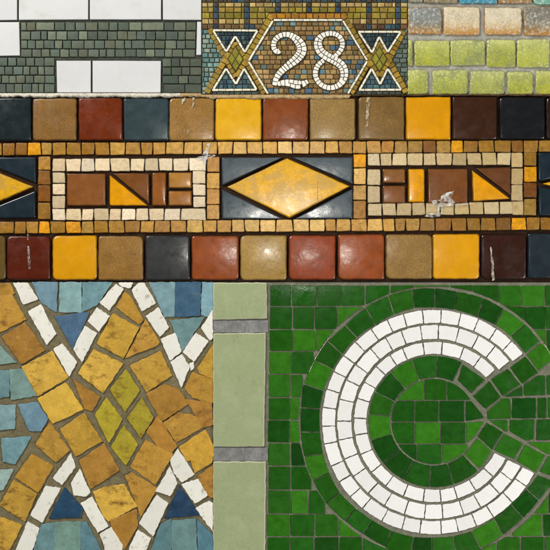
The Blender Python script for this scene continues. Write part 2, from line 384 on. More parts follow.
# ================================================================== 2. the number 28
pB = thing('number_panel', 'small mosaic with a white number 28 framed by gold bands and lattice diamonds', 'number panel', 305, 95)
bed(pB, 202, 0, 407.6, 94.8, (88, 76, 50))
kB = dict(bev=0.35, r=0.4, dome=0.12, jit=0.1, seg=3, tilt=0.04, edge=0.6)
st = MB()
CREAM = [(186, 160, 98), (170, 144, 84), (196, 172, 112), (150, 124, 66)]
OLIVE = [(138, 122, 36), (126, 112, 30), (150, 132, 42), (116, 104, 34), (140, 116, 44)]
DBLUE = [(48, 70, 84), (40, 62, 74), (62, 84, 92), (80, 66, 46)]
bars = [216, 247, 278, 309, 338, 369, 398]
def stripes(y0, y1, pal, bar, w0, w1):
    prev = 202.0
    for bx in bars + [411]:
        x1 = min(bx - 2.6, 407.4); x = prev
        while x < x1 - 1.5:
            e = min(x1, x + U(w0, w1))
            if x1 - e < 2.5: e = x1
            mid, half = (x + e) / 2, 36 + max(0, y0 - 18) * .6
            if y0 < 14 or abs(mid - 308) > half: st.tile(box(x, y0, e, y1), random.choice(pal), h=0.8, gap=0.3, cv=.1, **kB)
            x = e
        if bx < 405 and bar and (y0 < 12 or abs(bx - 308) > 36): st.tile(box(bx - 2.6, y0, bx + 2.6, y1), random.choice(bar), h=0.8, gap=0.3, cv=.1, **kB)
        prev = bx + 2.6
stripes(0, 2.6, DBLUE + [(74, 66, 48), (64, 56, 40)], DBLUE, 4, 7)
stripes(2.6, 7.2, CREAM, [(92, 76, 50), (80, 64, 40), (70, 70, 64)], 5.5, 9)
stripes(7.2, 12.6, OLIVE, [(48, 74, 92), (44, 64, 82), (58, 80, 96)], 6, 9)
stripes(12.6, 18.8, OLIVE, [(50, 74, 92), (46, 66, 84), (80, 66, 46)], 6, 9)
stripes(18.8, 24.2, CREAM, [(96, 70, 42), (86, 76, 56)], 5, 8)
stripes(24.2, 29.4, [(110, 84, 48), (96, 76, 46), (52, 74, 88), (120, 92, 52), (60, 84, 92), (88, 66, 40)], DBLUE, 5, 8)
st.build('striped_border', ['smalti', 'grout'], pB)

TAN = [(150, 122, 76), (136, 110, 66), (158, 130, 78), (124, 100, 56), (168, 136, 88), (142, 110, 60), (118, 96, 56)]
BL = [(88, 118, 130), (76, 104, 120), (108, 134, 134), (100, 120, 112), (70, 98, 122)]
spots = [(279, 24), (295, 24), (272, 29), (263, 46), (257, 56), (266, 66), (271, 82), (285, 77), (299, 77), (303, 71), (270, 91), (277, 91), (293, 92), (306, 92), (327, 92), (311, 40), (333, 27), (343, 30), (348, 36), (337, 24), (335, 49), (321, 70), (350, 61), (355, 75), (352, 70), (358, 68), (350, 80), (344, 91), (360, 62), (284, 40), (352, 45)]
def cB(x, y):
    if any(abs(x - a) < 3.4 and abs(y - b_) < 2.6 for a, b_ in spots) or R() < 0.02: return random.choice(BL)
    return random.choice(TAN)
nf = MB(); hexa = [(273, 21), (342.5, 21), (366.5, 61.3), (348, 94.6), (268, 94.6), (249, 61.5)]
field(nf, hexa, 21.2, 94.6, 4.75, 4.6, 7.6, cB, 0.8, gap=.22, cv=.1, **kB)
nf.build('number_field', ['smalti', 'grout'], pB)

AQUA = [(104, 140, 134), (92, 128, 124), (120, 150, 142), (84, 118, 110), (130, 148, 132)]
GTEAL = [(98, 114, 104), (88, 104, 98), (112, 124, 110), (80, 98, 86)]
sf = MB(); field(sf, [(202, 29.6), (212, 29.6), (227, 60), (209, 94.4), (202, 94.4)], 29.6, 94.4, 4.7, 4.4, 7, lambda x, y: random.choice(AQUA), 0.8, cv=.08, **kB)
sf.build('side_field', ['smalti', 'grout'], pB, 'pale aqua mosaic field at the left edge')
sf = MB(); field(sf, [(407.5, 29.6), (402, 31), (388, 60), (404, 94.4), (407.5, 94.4)], 29.6, 94.4, 4.7, 5, 8, lambda x, y: random.choice(GTEAL), 0.8, cv=.08, **kB)
sf.build('side_field', ['smalti', 'grout'], pB, 'grey teal mosaic field at the right edge')

GOLD = (152, 122, 40); WHB = (236, 230, 206)
for x0, x1 in ((212, 258), (358, 402)):
    ss = MB(); field(ss, box(x0, 91.4, x1, 94.6), 91.4, 94.6, 3.2, 4, 7, lambda x, y: random.choice([(70, 84, 80), (84, 92, 78), (60, 78, 82)]), .8, gap=.2, cv=.1, **kB); ss.build('bottom_strip', ['smalti', 'grout'], pB)
hb = MB()
stroke(hb, [(269, 16.2, 5.6), (346, 16.2, 5.6)], (164, 112, 30), 1.45, 7, smooth=False, groutcol=(72, 54, 24), cv=.12, **kB)
hb.build('gold_bar', ['smalti', 'grout'], pB)
ol = MB(); kW = dict(kB); kW.update(edge=.8, cv=.03)
for a, b_ in (((273.5, 20.4), (342.5, 20.4)), ((273, 21), (248.8, 61)), ((248.8, 62), (268, 94)), ((342.8, 21), (367, 60.6)), ((367, 61.6), (347.8, 94))):
    stroke(ol, [(*a, 2.3), (*b_, 2.3)], WHB, 2.2, 8.2, gap=.14, smooth=False, groutcol=(84, 76, 54), **kW)
ol.build('white_outline', ['smalti', 'grout'], pB)

def motif(cx, arms, tri_top, tri_bot, top_line, bot_line, label):
    # gold lattice, with white outlines, blue triangles and green centre as its pieces
    g = MB()
    for i, (a, b_) in enumerate(arms):
        stroke(g, [(*a, 6.5), (*b_, 6.5)], GOLD, 1.3 + i * .1, 5.6, gap=.3, smooth=False, groutcol=(82, 62, 26), cv=.14, **kB)
    lat = g.build('lattice_motif', ['smalti', 'grout'], pB, label)
    for t in tri_top + tri_bot:
        bl = MB(); up = t in tri_top
        pal = [(38, 62, 72), (46, 72, 80), (34, 54, 66), (60, 84, 86)] if up else [(66, 98, 106), (56, 84, 94), (78, 108, 108), (44, 72, 84)]
        field(bl, t, min(p[1] for p in t), max(p[1] for p in t), 4.8, 3 if up else 4, 5 if up else 7, lambda x, y: random.choice(pal), .8, gap=.25, cv=.1, **kB)
        bl.build('blue_triangle', ['smalti', 'grout'], lat)
    for pl in (top_line, bot_line):
        wo = MB()
        for a, b_ in zip(pl[:-1], pl[1:]): stroke(wo, [(*a, 2.3), (*b_, 2.3)], WHB, 2.3, 7.4, gap=.14, smooth=False, groutcol=(84, 76, 54), **kW)
        wo.build('white_outline', ['smalti', 'grout'], lat)
    d = MB()
    d.slab([(cx, 45.5), (cx + 8.4, 59.5), (cx, 73.5), (cx - 8.4, 59.5)], 1.85, 0, (92, 82, 36), 1)
    for ox, oy in ((0, -6.2), (3.8, 0), (0, 6.2), (-3.8, 0)):
        d.tile([(cx + ox, 59.5 + oy - 6.2), (cx + ox + 3.8, 59.5 + oy), (cx + ox, 59.5 + oy + 6.2), (cx + ox - 3.8, 59.5 + oy)], (142, 134, 40), h=2.3, gap=.35, cv=.1, **kB)
    d.build('green_diamond', ['smalti', 'grout'], lat)
motif(235.6, [((209.5, 29), (236.5, 77)), ((206.5, 93), (235, 42)), ((272, 15), (236, 77)), ((264.8, 94), (235.2, 42))],
      [[(214, 31), (235.5, 31), (235.5, 37), (226, 51)], [(235.5, 31), (257, 31), (245, 52), (235.5, 37)]],
      [[(226, 70), (236, 85), (236, 90), (214, 90)], [(244.3, 70), (256, 89.5), (236, 90), (236, 85)]],
      [(213.2, 31), (226.3, 52), (235.4, 36.6), (244.8, 52.6), (257.6, 31), (213.2, 30.6)], [(213.5, 89.5), (226.2, 68.8), (236, 84.4), (244.2, 68.8), (256.6, 90), (212, 90.3)], 'gold lattice motif left of the number')
motif(379.3, [((343, 15), (378.8, 77)), ((350.6, 94), (379.6, 42)), ((403.5, 31), (379.6, 77)), ((406.2, 93), (379, 42))],
      [[(359, 32), (379, 32), (379, 38), (372, 52)], [(379, 32), (400, 32), (387.5, 52), (379, 38)]],
      [[(371.6, 70), (380, 85), (380, 90), (360, 90)], [(387.6, 70), (400, 90), (380, 90), (380, 85)]],
      [(358.6, 32.4), (372, 53), (379, 37), (387.5, 52.4), (400.6, 32.2), (358, 32.2)], [(359.5, 90), (371.5, 69), (380, 84.6), (387.6, 69), (401, 90), (358.5, 90.2)], 'gold lattice motif right of the number')

DIG = (240, 236, 222); kD = dict(bev=0.4, r=0.5, dome=0.15, jit=0.12, seg=3, tilt=0.03, edge=.75, cv=.025)
d2 = MB()
stroke(d2, [(280, 51, 4.2), (277.4, 52.6, 5), (274, 48.5, 5.2), (274, 43, 5.2), (277, 38.2, 5.2), (282, 35.4, 5.2), (287, 34.8, 5.4), (292, 36.4, 6.2), (296.8, 40, 8), (300.8, 45.4, 9.6), (301.6, 51.4, 9.8), (298, 57.6, 9.2), (292, 63, 8), (286, 67.6, 6.8), (280, 73.2, 6.2), (276.2, 79, 5.6), (274.4, 86, 4.6)], DIG, 2.4, 3.4, gap=.22, **kD)
stroke(d2, [(277.2, 84.6, 4), (283, 83.2, 6), (290, 83.4, 7.4), (297, 85, 8.8), (303, 84.2, 6.4), (308, 81.4, 4)], DIG, 2.4, 4.2, gap=.22, **kD)
d2.build('digit', ['clean_white', 'grout'], pB, 'white mosaic digit 2')
d8 = MB()
stroke(d8, [(334.6, 56.6, 4.4), (337.2, 54.6, 4.8), (340.6, 50.5, 5), (342.4, 45, 5), (341, 39, 5), (336.4, 35, 5), (330, 33.8, 5), (323.4, 35.4, 5.4), (318.8, 40, 7.4), (318, 46, 8.4), (320.8, 52, 8.6), (327, 56.8, 8.6), (334, 60.4, 8.6), (340.8, 65, 8.6), (344, 71, 8.4), (343.8, 78, 7.4), (340.4, 84, 6), (334, 87.6, 5.2), (327, 87.8, 5.2), (320.4, 84.4, 5.2), (316.2, 78.4, 5.2), (315.4, 72, 5.2), (317.8, 66, 5), (321.4, 62.4, 4.8), (324, 60.6, 4.4)], DIG, 2.4, 3.6, gap=.22, **kD)
d8.build('digit', ['clean_white', 'grout'], pB, 'white mosaic digit 8')

# ================================================================== 3. glass bricks
pD = thing('glass_brick_panel', 'bubbly yellow green and cream glass bricks bedded in coarse grey grout', 'brick panel', 479, 94.6)
bed(pD, 408, 0, 550, 94.4, (172, 170, 156), 'grey_grout')
kG = dict(gap=-.7, h=2.2, bev=1.1, r=1.8, dome=1.0, jit=0.4, seg=3, tilt=0.012, cv=.04, edge=.8)
YG = (178, 182, 62)
def warm(y0, y1, c1):
    def f(x, y, c):
        t = max(0, min(1, (y - y0) / (y1 - y0))) ** 2.5
        return tuple(a + (b_ - a) * t for a, b_ in zip(c, c1))
    return f
bricks = [(408.4, 0, 422, 2.4, (140, 138, 112), 'cream_glass', 'dull grey glass brick cut off at the top'), (424, 0, 456.5, 2.8, (138, 126, 96), 'cream_glass', 'grey brown glass brick cut off at the top'),
          (459.6, 0, 496, 3.6, (58, 148, 172), 'cream_glass', 'turquoise glass brick'), (498.4, 0, 531, 3.4, (156, 122, 76), 'cream_glass', 'tan glass brick'), (534, 0, 550, 4.4, (120, 176, 156), 'cream_glass', 'pale aqua glass brick'),
          (408.4, 8.4, 440.6, 34, (138, 142, 136), 'cream_glass', 'grey translucent brick'), (444, 8, 478.8, 34.6, (212, 196, 164), 'cream_glass', 'cream brick with an amber lower edge'),
          (485, 8.4, 520.6, 34.4, (216, 202, 172), 'cream_glass', 'cream brick'), (524.6, 8.2, 550, 35.4, (130, 126, 112), 'cream_glass', 'dark grey streaked brick'),
          (408.4, 41, 411.6, 65, YG, 'glass', None), (415, 41, 448.6, 65.8, YG, 'glass', None), (451, 40.8, 484, 64.6, (172, 178, 82), 'glass', None), (487.4, 40.6, 514.6, 66.6, YG, 'glass', None), (517.4, 40.4, 548.6, 67, (182, 186, 78), 'glass', None),
          (408.4, 70.6, 427, 94, YG, 'glass', None), (433, 71, 466.4, 94, YG, 'glass', None), (470.6, 72, 503.4, 94, (170, 174, 80), 'glass', None), (508, 72.4, 531.8, 94, (176, 180, 56), 'glass', None), (536.4, 72, 550, 94, (178, 180, 52), 'glass', None)]
for x0, y0, x1, y1, c, mt, lab in bricks:
    b = MB(); fn = None; ec = None
    if 8 <= y0 < 9: fn = warm(y0 + 8, y1, (190, 130, 50)); ec = (170, 118, 48)
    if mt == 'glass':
        fn = lambda x, y, c, y0=y0, y1=y1: tuple(a + (b_ - a) * max(0, min(1, (y - y0) / (y1 - y0))) ** .6 for a, b_ in zip((206, 208, 138), tuple(.94 * v for v in c[:3]))); ec = (186, 186, 124)  # painted highlight: green bricks grow paler towards the top
    q = [(x0 + U(-.3, .3), y0 + U(-.5, .5)), (x1 + U(-.3, .3), y0 + U(-.5, .5)), (x1 + U(-.3, .3), y1 + (U(-.4, .4) if y1 < 93 else 0)), (x0, y1 + (U(-.4, .4) if y1 < 93 else 0))]
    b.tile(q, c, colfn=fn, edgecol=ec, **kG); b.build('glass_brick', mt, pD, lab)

# ================================================================== 4. ceramic border
pE = thing('ceramic_border', 'long glossy border of rounded red, yellow, tan and navy tiles around diamond and rectangle inlays', 'tile border', 275, 281.8)
bed(pE, 0, 96, 550, 281.6, (46, 27, 13))
kE = dict(h=3.0, bev=1.7, r=3.4, dome=1.1, jit=0.25, seg=6, edge=.66, tilt=.012, cv=.02, gap=-.35)
NV, TN, RD, YL = (34, 48, 54), (136, 98, 44), (112, 40, 14), (206, 142, 12)
def glz(lab):
    if 'yellow' in lab: return 'ceramic_smooth'
    if 'tan' in lab or 'sandy' in lab: return 'ceramic_speckled'
    if 'red' in lab: return 'ceramic_dimpled'
    return 'ceramic'
top = [(0, 31.4, (28, 38, 40), 'near black navy border tile'), (33.4, 77, (132, 96, 46), 'tan border tile'), (79, 122.4, (108, 42, 12), 'rust red border tile'), (124, 168.6, (52, 66, 70), 'slate blue border tile'),
       (169.8, 214.2, (146, 108, 54), 'tan border tile'), (215.8, 261, (216, 162, 22), 'yellow border tile'), (263, 308.2, (124, 62, 22), 'red brown border tile'), (309.8, 354.8, (142, 112, 60), 'tan border tile'),
       (358.6, 404.2, (122, 92, 44), 'olive tan border tile'), (405.8, 450.2, (216, 148, 10), 'yellow border tile'), (452.4, 496.4, (58, 32, 18), 'dark brown border tile'), (499.4, 544, (26, 28, 30), 'black border tile'), (546, 550, (40, 26, 18), 'dark brown border tile cut by the edge')]
for i, (a, b_, c, lab) in enumerate(top):
    y1 = 140.6 - .004 * max(0, a - 250) - U(-.3, .3); y0 = 98.6 - (1.2 if a > 350 else 0) + U(-.5, .5)
    k = dict(kE); k['r'] = 2.4; b = MB(); b.tile([(a, y0), (b_, y0 + U(-.4, .4)), (b_ + U(-.4, .4), y1), (a + U(-.4, .4), y1)], c, **k); b.build('border_tile', glz(lab), pE, lab)
bot = [(0, 6, (96, 76, 34), 'olive tan border tile cut by the edge'), (7.6, 50.4, (84, 28, 10), 'dark red border tile'), (53, 97, (214, 150, 14), 'yellow border tile'), (98.8, 143.2, (140, 102, 46), 'tan border tile'),
       (146, 189.6, (54, 54, 54), 'charcoal border tile'), (192, 238.6, (136, 68, 30), 'reddish brown border tile with dimples'), (240.6, 286.6, (156, 124, 62), 'sandy border tile'), (289, 335.2, (134, 56, 20), 'red border tile'),
       (338, 384, (142, 70, 30), 'red orange border tile'), (385.6, 431.6, (138, 106, 52), 'tan border tile'), (432.6, 479, (218, 154, 18), 'yellow border tile'), (481, 525.6, (52, 26, 18), 'dark maroon border tile'), (527.6, 550, (36, 46, 52), 'dark navy border tile')]
for a, b_, c, lab in bot:
    y0 = 235.8 - .006 * max(0, a - 200) + U(-.4, .4); y1 = 279.6 + U(-.4, .4) - .004 * max(0, a - 250)
    b = MB(); b.tile([(a, y0), (b_, y0 + U(-.4, .4)), (b_ + U(-.4, .4), y1), (a + U(-.3, .3), y1)], c, **kE); b.build('border_tile', glz(lab), pE, lab)

kS = dict(h=2.0, bev=.75, r=1.0, dome=.35, jit=.22, seg=5.5, edge=.55, tilt=.03, cv=.07)
def flash_pale(x, y):   # flash light painted in: tesserae paler in the middle of the border
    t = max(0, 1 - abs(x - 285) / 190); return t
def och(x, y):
    t = flash_pale(x, y); dk = .86 if x > 395 else (.94 if x < 110 else 1)
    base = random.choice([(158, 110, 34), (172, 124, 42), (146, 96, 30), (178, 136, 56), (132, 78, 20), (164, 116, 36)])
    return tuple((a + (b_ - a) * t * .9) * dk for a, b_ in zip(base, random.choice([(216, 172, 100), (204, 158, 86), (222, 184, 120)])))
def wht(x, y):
    t = flash_pale(x, y); base = random.choice([(218, 196, 158), (224, 206, 174), (208, 184, 144)])
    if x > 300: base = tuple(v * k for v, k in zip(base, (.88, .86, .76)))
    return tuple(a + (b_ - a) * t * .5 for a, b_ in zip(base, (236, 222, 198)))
YT = (214, 146, 10)
def yrow(x, v): return v
def trow(mb, y0l, y1l, y0r, y1r, js, colf, yellow=(), g=.32):
    for a, b_ in zip(js[:-1], js[1:]):
        ta, tb = a / 550, b_ / 550; c = YT if any(a < yy < b_ for yy in yellow) else colf((a + b_) / 2, y0l)
        dl, dr = U(-.6, .6), U(-.6, .6)
        mb.tile([(a + dl, y0l + (y0r - y0l) * ta + U(-.3, .3)), (b_ + dr, y0l + (y0r - y0l) * tb + U(-.3, .3)), (b_ - dr, y1l + (y1r - y1l) * tb + U(-.4, .4)), (a - dl, y1l + (y1r - y1l) * ta + U(-.4, .4))], c, gap=g, **kS)
def tcol(mb, x0, x1, ys, colf, yellow=(), g=.32):
    for a, b_ in zip(ys[:-1], ys[1:]):
        c = YT if any(a < yy < b_ for yy in yellow) else colf((x0 + x1) / 2, a)
        mb.tile([(x0 + U(-.3, .3), a + U(-.4, .4)), (x1 + U(-.3, .3), a + U(-.4, .4)), (x1 + U(-.4, .4), b_ + U(-.4, .4)), (x0 + U(-.4, .4), b_ + U(-.4, .4))], c, gap=g, **kS)
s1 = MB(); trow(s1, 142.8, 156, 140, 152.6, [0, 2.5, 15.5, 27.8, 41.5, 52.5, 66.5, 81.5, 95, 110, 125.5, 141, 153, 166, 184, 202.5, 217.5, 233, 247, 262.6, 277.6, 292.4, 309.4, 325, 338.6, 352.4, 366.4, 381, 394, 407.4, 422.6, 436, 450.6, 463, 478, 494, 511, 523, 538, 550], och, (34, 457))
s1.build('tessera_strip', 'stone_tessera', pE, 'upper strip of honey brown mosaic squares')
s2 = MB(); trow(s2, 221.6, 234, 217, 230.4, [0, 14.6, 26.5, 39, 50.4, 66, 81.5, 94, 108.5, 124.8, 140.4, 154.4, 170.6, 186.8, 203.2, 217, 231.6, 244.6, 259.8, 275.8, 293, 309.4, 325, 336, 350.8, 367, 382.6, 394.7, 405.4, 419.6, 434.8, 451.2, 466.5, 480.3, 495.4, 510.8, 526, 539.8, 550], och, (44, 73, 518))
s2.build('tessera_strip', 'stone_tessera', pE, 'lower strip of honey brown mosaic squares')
for x0, x1, ys, yy in ((38, 51, [156.4, 170.4, 185.2, 202.2, 219.4], ()), (206.6, 220, [156.6, 172.6, 189, 204.8, 220], ()), (353, 366.4, [154, 168, 185, 200.4, 219.2], (160,)), (523.2, 536.6, [152, 166.6, 182.2, 198.4, 215.8], (174,))):
    c_ = MB(); tcol(c_, x0, x1, ys, och, yy); c_.build('tessera_column', 'stone_tessera', pE)

kI = dict(h=2.8, bev=1.5, r=1.2, dome=.6, jit=.15, seg=6, edge=.5, tilt=.008, cv=.03)
BRN = (126, 76, 32)
def inlay(parts, rows, cols, label):
    f = MB()
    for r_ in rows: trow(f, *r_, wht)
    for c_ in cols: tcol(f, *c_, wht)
    fo = f.build('cream_frame', 'cream_stone', pE, label)
    for q, c, lab in parts:
        b = MB(); b.tile(q, c, **kI); b.build('inlay_tile', 'ceramic', fo, lab)
inlay([(box(67, 173.4, 106.2, 206), BRN, 'brown rectangular inlay tile'), ([(109.6, 174.4), (109.6, 206), (148.6, 206)], YT, 'yellow triangular inlay tile'), ([(112.2, 173.2), (149.6, 173.2), (149.6, 204.4)], (112, 66, 26), 'brown triangular inlay tile'),
       (box(152, 172.6, 166.6, 206), (136, 82, 34), 'narrow brown inlay tile'), (box(168.6, 172.4, 192, 188.4), (168, 118, 54), 'small tan inlay tile'), (box(168.6, 190.8, 192, 206), (152, 100, 44), 'small tan inlay tile')],
      [(158.8, 172, 156.4, 170, [52.4, 66, 81.4, 95, 110.5, 130.4, 144.8, 158.8, 173, 189, 206.2]), (208.6, 221, 207.4, 220, [52.4, 66, 81.8, 94, 109.4, 121.6, 136, 149, 164.4, 180.8, 206.2])],
      [(52.4, 65.8, [172, 183.4, 195.4, 208.6]), (192.6, 206, [170.6, 184, 196.4, 207.8])], 'left cream mosaic frame')
inlay([(box(382.2, 168.8, 405.2, 183.4), (128, 84, 44), 'small brown inlay tile'), (box(382.2, 185.6, 405.2, 203.6), (122, 76, 38), 'small brown inlay tile'), (box(407.8, 168.8, 424.4, 202.6), YT, 'narrow yellow inlay tile'), (box(427.4, 168.6, 467.6, 203.8), (114, 68, 32), 'brown rectangular inlay tile'),
       ([(471.4, 169.8), (472.4, 201.8), (510.2, 199)], YT, 'yellow triangular inlay tile'), ([(474.2, 168.2), (510.4, 167), (510.4, 196.4)], (96, 56, 24), 'brown triangular inlay tile')],
      [(155.4, 168.4, 152.2, 165.4, [367.2, 380, 391.8, 406.8, 423, 435.8, 452, 466.6, 481.5, 496.5, 510.6]), (207.8, 221, 201, 214, [367.4, 382, 396.2, 411.6, 425.2, 440, 454, 469, 483.4, 499, 513])],
      [(367, 380.6, [167.2, 169.2, 185.6, 203.2][1:]), (510.4, 523, [152.6, 168.2, 184.8, 201]), (511.4, 523.2, [201, 215.6])], 'right cream mosaic frame')

def diamond(quads, dia, lab):
    b = MB()
    for q in dia: b.tile(q, (220, 164, 16), h=3.4, rid=.8, bev=1.4, r=1.0, dome=.7, jit=.15, seg=6, edge=.55, tilt=.003, cv=.02)
    do = b.build('diamond_tile', 'worn_gold', pE, lab)
    for q in quads:
        b = MB(); b.tile(q, (68, 78, 84) if 200 < q[0][0] < 400 else (30, 42, 50), **dict(kI, h=2.6)); b.build('corner_tile', 'ceramic', do)  # sheen painted in: navy tiles of the central inlay coloured paler grey
diamond([[(221.6, 157.4), (283, 157.4), (221.8, 186)], [(291, 157.2), (352.8, 157), (352.8, 184.8)], [(221.8, 188.8), (284, 219.2), (221.8, 219.4)], [(352.8, 188.2), (352.8, 219), (294.5, 219)]],
        [[(226.8, 187.2), (287, 158.2), (350, 186.4), (289, 218.2)]], 'large yellow diamond tile, worn and cracked, between four navy triangles with painted sheen')
ck = MB(); cpts = []
for k in range(13):
    yy = 174 + 27.5 * k / 12; xx = 317.3 + U(-.25, .25) + .5 * k / 12
    cpts.append((xx, yy, 3.45 + .7 * (1 - ((xx - 288.2) / 73.9) ** 2 - ((yy - 187.5) / 36) ** 2)))
ids = [(ck.vert(x_ - .17, y_, z_, (120, 80, 24)), ck.vert(x_ + .17, y_, z_, (120, 80, 24))) for x_, y_, z_ in cpts]
for (a, b_), (c, d) in zip(ids[:-1], ids[1:]): ck.face((a, c, d, b_))
ck.build('hairline_crack', 'grout', pE)
diamond([[(0, 157.4), (36.6, 157), (36.8, 184)], [(0, 207.6), (36.4, 190), (36.2, 218.2), (0, 218.6)]][:0] + [[(0, 157.4), (36.6, 157), (36.6, 183.6), (0, 166.6)], [(0, 208), (36.4, 190.4), (36.2, 218.2), (0, 218.6)]],
        [[(0, 170.2), (34, 186.8), (0, 204.6)]], 'yellow diamond tile cut off by the left edge')
diamond([[(537.6, 152.6), (550, 152.4), (550, 177.4), (537.6, 182)], [(537.8, 186), (550, 190), (550, 215.6), (538, 216)]], [[(541.4, 184), (550, 180.4), (550, 187.6)]], 'yellow diamond tile cut off by the right edge')

pe = MB()                      # ragged plaster left along the top of the border
x = -7.0
N = 360; Tp, Bt = [], []
hv = 0
import mathutils
for i in range(N):
    xx = -7 + i * (565 / (N - 1))
    nz = mathutils.noise.noise((xx * .09, 3.1, 0)) + .6 * mathutils.noise.noise((xx * .35, 7.7, 0)) + .4 * mathutils.noise.noise((xx * 1.1, 1.7, 0))
    amp = 1.0 if xx < 355 else .35
    base = 97.4 if xx < 210 else (99.4 if xx < 350 else 96.0)
    Tp.append((xx, 93.5 if xx < 202 else (95 if xx < 408 else 94.6))); Bt.append((xx, base + nz * 1.7 * amp))
for i in range(N - 1):
    c = (214, 208, 190) if Tp[i][0] < 180 else ((186, 158, 112) if Tp[i][0] < 350 else (96, 76, 50))
    a, b_, c2, d = Tp[i], Tp[i + 1], Bt[i + 1], Bt[i]
    mid0 = (a[0], a[1] + (d[1] - a[1]) * .55); mid1 = (b_[0], b_[1] + (c2[1] - b_[1]) * .55)
    lo = tuple(v * .8 for v in c)
    z0, z1 = 2.6, 4.2
    ids = [pe.vert(*a, z0, c), pe.vert(*b_, z0, c), pe.vert(*mid1, z1, c), pe.vert(*mid0, z1, c), pe.vert(*c2, 3.4, lo), pe.vert(*d, 3.4, lo), pe.vert(*c2, -1, lo), pe.vert(*d, -1, lo), pe.vert(*a, -6, c), pe.vert(*b_, -6, c)]
    for f in ((3, 2, 1, 0), (5, 4, 2, 3), (7, 6, 4, 5), (0, 1, 9, 8)): pe.face([ids[k] for k in f])
pe.build('plaster_edge', 'plaster', pE)

def glint_smear(polys, h, col=(226, 224, 216)):  # thin raised marks: painted lamp reflections and white splashes
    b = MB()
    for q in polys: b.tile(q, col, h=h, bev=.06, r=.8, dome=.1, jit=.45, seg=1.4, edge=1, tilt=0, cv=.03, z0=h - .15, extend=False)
    return b.build('white_glint_smear', 'glint_smear', pE)
glint_smear([[(366.4, 98), (369.6, 98), (367.4, 127), (364.8, 127)]], 5.0, (214, 204, 176))  # lamp reflection painted as a pale streak down the tile
glint_smear([[(28, 233.5), (29.6, 234), (29.2, 240), (28.2, 240)], [(28.2, 246), (29.8, 246), (31.6, 262), (31.4, 269), (29.6, 269), (28.4, 258)]], 4.7, (188, 172, 160))  # broken streak put in as a reflected lamp
glint_smear([[(489.2, 247), (490.6, 247), (492.6, 262), (494, 280), (491.4, 281), (490.4, 262)]], 4.7, (206, 194, 178))  # reflected lamp strip, drawn as a pale film
for q in ([(182, 99.6), (186, 98), (185, 100.6), (183, 104.6), (182, 104)], [(193, 97.6), (195, 98.4), (194, 106), (191.4, 109), (192.6, 103)], [(189, 122), (190, 122), (190, 126), (188.6, 126)], [(187.6, 131), (189.2, 130.6), (188.6, 134.8), (187, 134.4)]): glint_smear([q], 4.7)
glint_smear([[(207, 144), (210.4, 143.6), (208.6, 153), (206.6, 160), (206, 168), (201.8, 169.6), (203.6, 158), (201, 157), (204.4, 152)], [(194, 158.6), (201, 156.6), (212, 154.8), (216, 155.6), (207, 160), (198, 160)]], 3.2)
glint_smear([[(441, 195), (453.6, 190.8), (450, 198), (455, 203), (445, 205), (433, 204.4), (430, 201), (440, 200)], [(438, 204.6), (442, 204.6), (441.6, 212), (438.6, 216), (437, 210)], [(426, 205.6), (440, 204.4), (470, 203.4), (470, 204.4), (440, 206.4)], [(424, 216.4), (430, 213.6), (442, 212.8), (440, 216), (432, 217.8)]], 4.2)

# ================================================================== 5. the big zigzag detail
pW = thing('zigzag_panel', 'close mosaic detail of white zigzag stripes crossing worn gold bands around a green diamond', 'mosaic panel', 106, 557)
bed(pW, 0, 282.4, 213, 550, (116, 106, 78))
kW_ = dict(bev=.5, r=.9, dome=.3, jit=.5, seg=3.5, edge=.72, tilt=.012)
def group(name, mat, polys, col, label=None, h=1.2, cv=.05, gap=-1.15, **kw):
    b = MB(); k = dict(kW_); k.update(kw)
    for q in polys:
        c = col
        if len(q) == 2 and isinstance(q[0], list): q, c = q
        b.tile(q, c, h=h, cv=cv, gap=gap, **k)
    return b.build(name, mat, pW, label)
WH = (232, 229, 216)
wk = dict(jit=.45, seg=3, edge=.75)
ws = [[[(13.6, 283), (28, 283), (38, 299), (23.6, 304.4)], [(28.4, 311.6), (41, 304.4), (56.4, 333.6), (47, 344.6)], [(53.6, 349), (62.4, 343.6), (77, 362), (69.4, 376.4)]],
      [[(73.6, 349), (85, 326), (97, 333), (82, 361.8)], [(88, 321), (97, 307.6), (109.8, 316), (99, 331.4)], [(99.8, 302.6), (116, 284.2), (123.6, 289), (109.4, 310.4)], [(119, 283), (133, 283), (130, 288), (122, 286.6)]],
      [[(132, 290), (139, 283), (144.4, 283), (155.6, 303), (142, 311.2)], [(146, 316), (158.6, 307.4), (168.8, 327), (160, 336.4)], [(161, 339.2), (175, 333), (181.6, 351), (170, 360.4)], [(170.6, 362), (182, 354.2), (189.6, 367), (181.4, 387)]],
      [[(183, 352), (196, 333), (208.4, 341), (194, 361.4)], [(201.4, 328), (212.8, 309.6), (212.8, 338), (210, 340)], [(189.4, 363.6), (193.4, 362), (194, 368), (191, 370.4)]],
      [[(53.4, 478), (71.2, 453.4), (75.4, 467), (62, 484.6)], [(30.8, 515), (46, 485.8), (60.4, 488), (42.4, 522.4)], [(12.6, 550), (28, 521.6), (39.4, 528), (30, 550)]],
      [[(71.4, 483), (80, 468.8), (90.4, 492.4), (86, 496.2), (74, 495)], [(80.8, 503), (92.4, 496.8), (108.2, 526), (98, 532.2)], [(100, 534), (112, 526.8), (122.8, 545), (120, 550), (108, 550)]],
      [[(125.6, 550), (138, 529.8), (150.8, 538), (143, 550)], [(139.2, 523), (157, 494.8), (168.2, 503), (153, 535.8)], [(155.8, 491), (170, 466.8), (177.2, 483), (170, 495.8)]],
      [[(170.4, 460), (178, 448.8), (194.2, 474), (182, 482.2), (174, 473)], [(181.8, 484.2), (198, 478.8), (207.6, 495), (195, 503.2)], [(195.8, 508), (209, 500.8), (212.8, 503), (212.8, 531.4)]]]
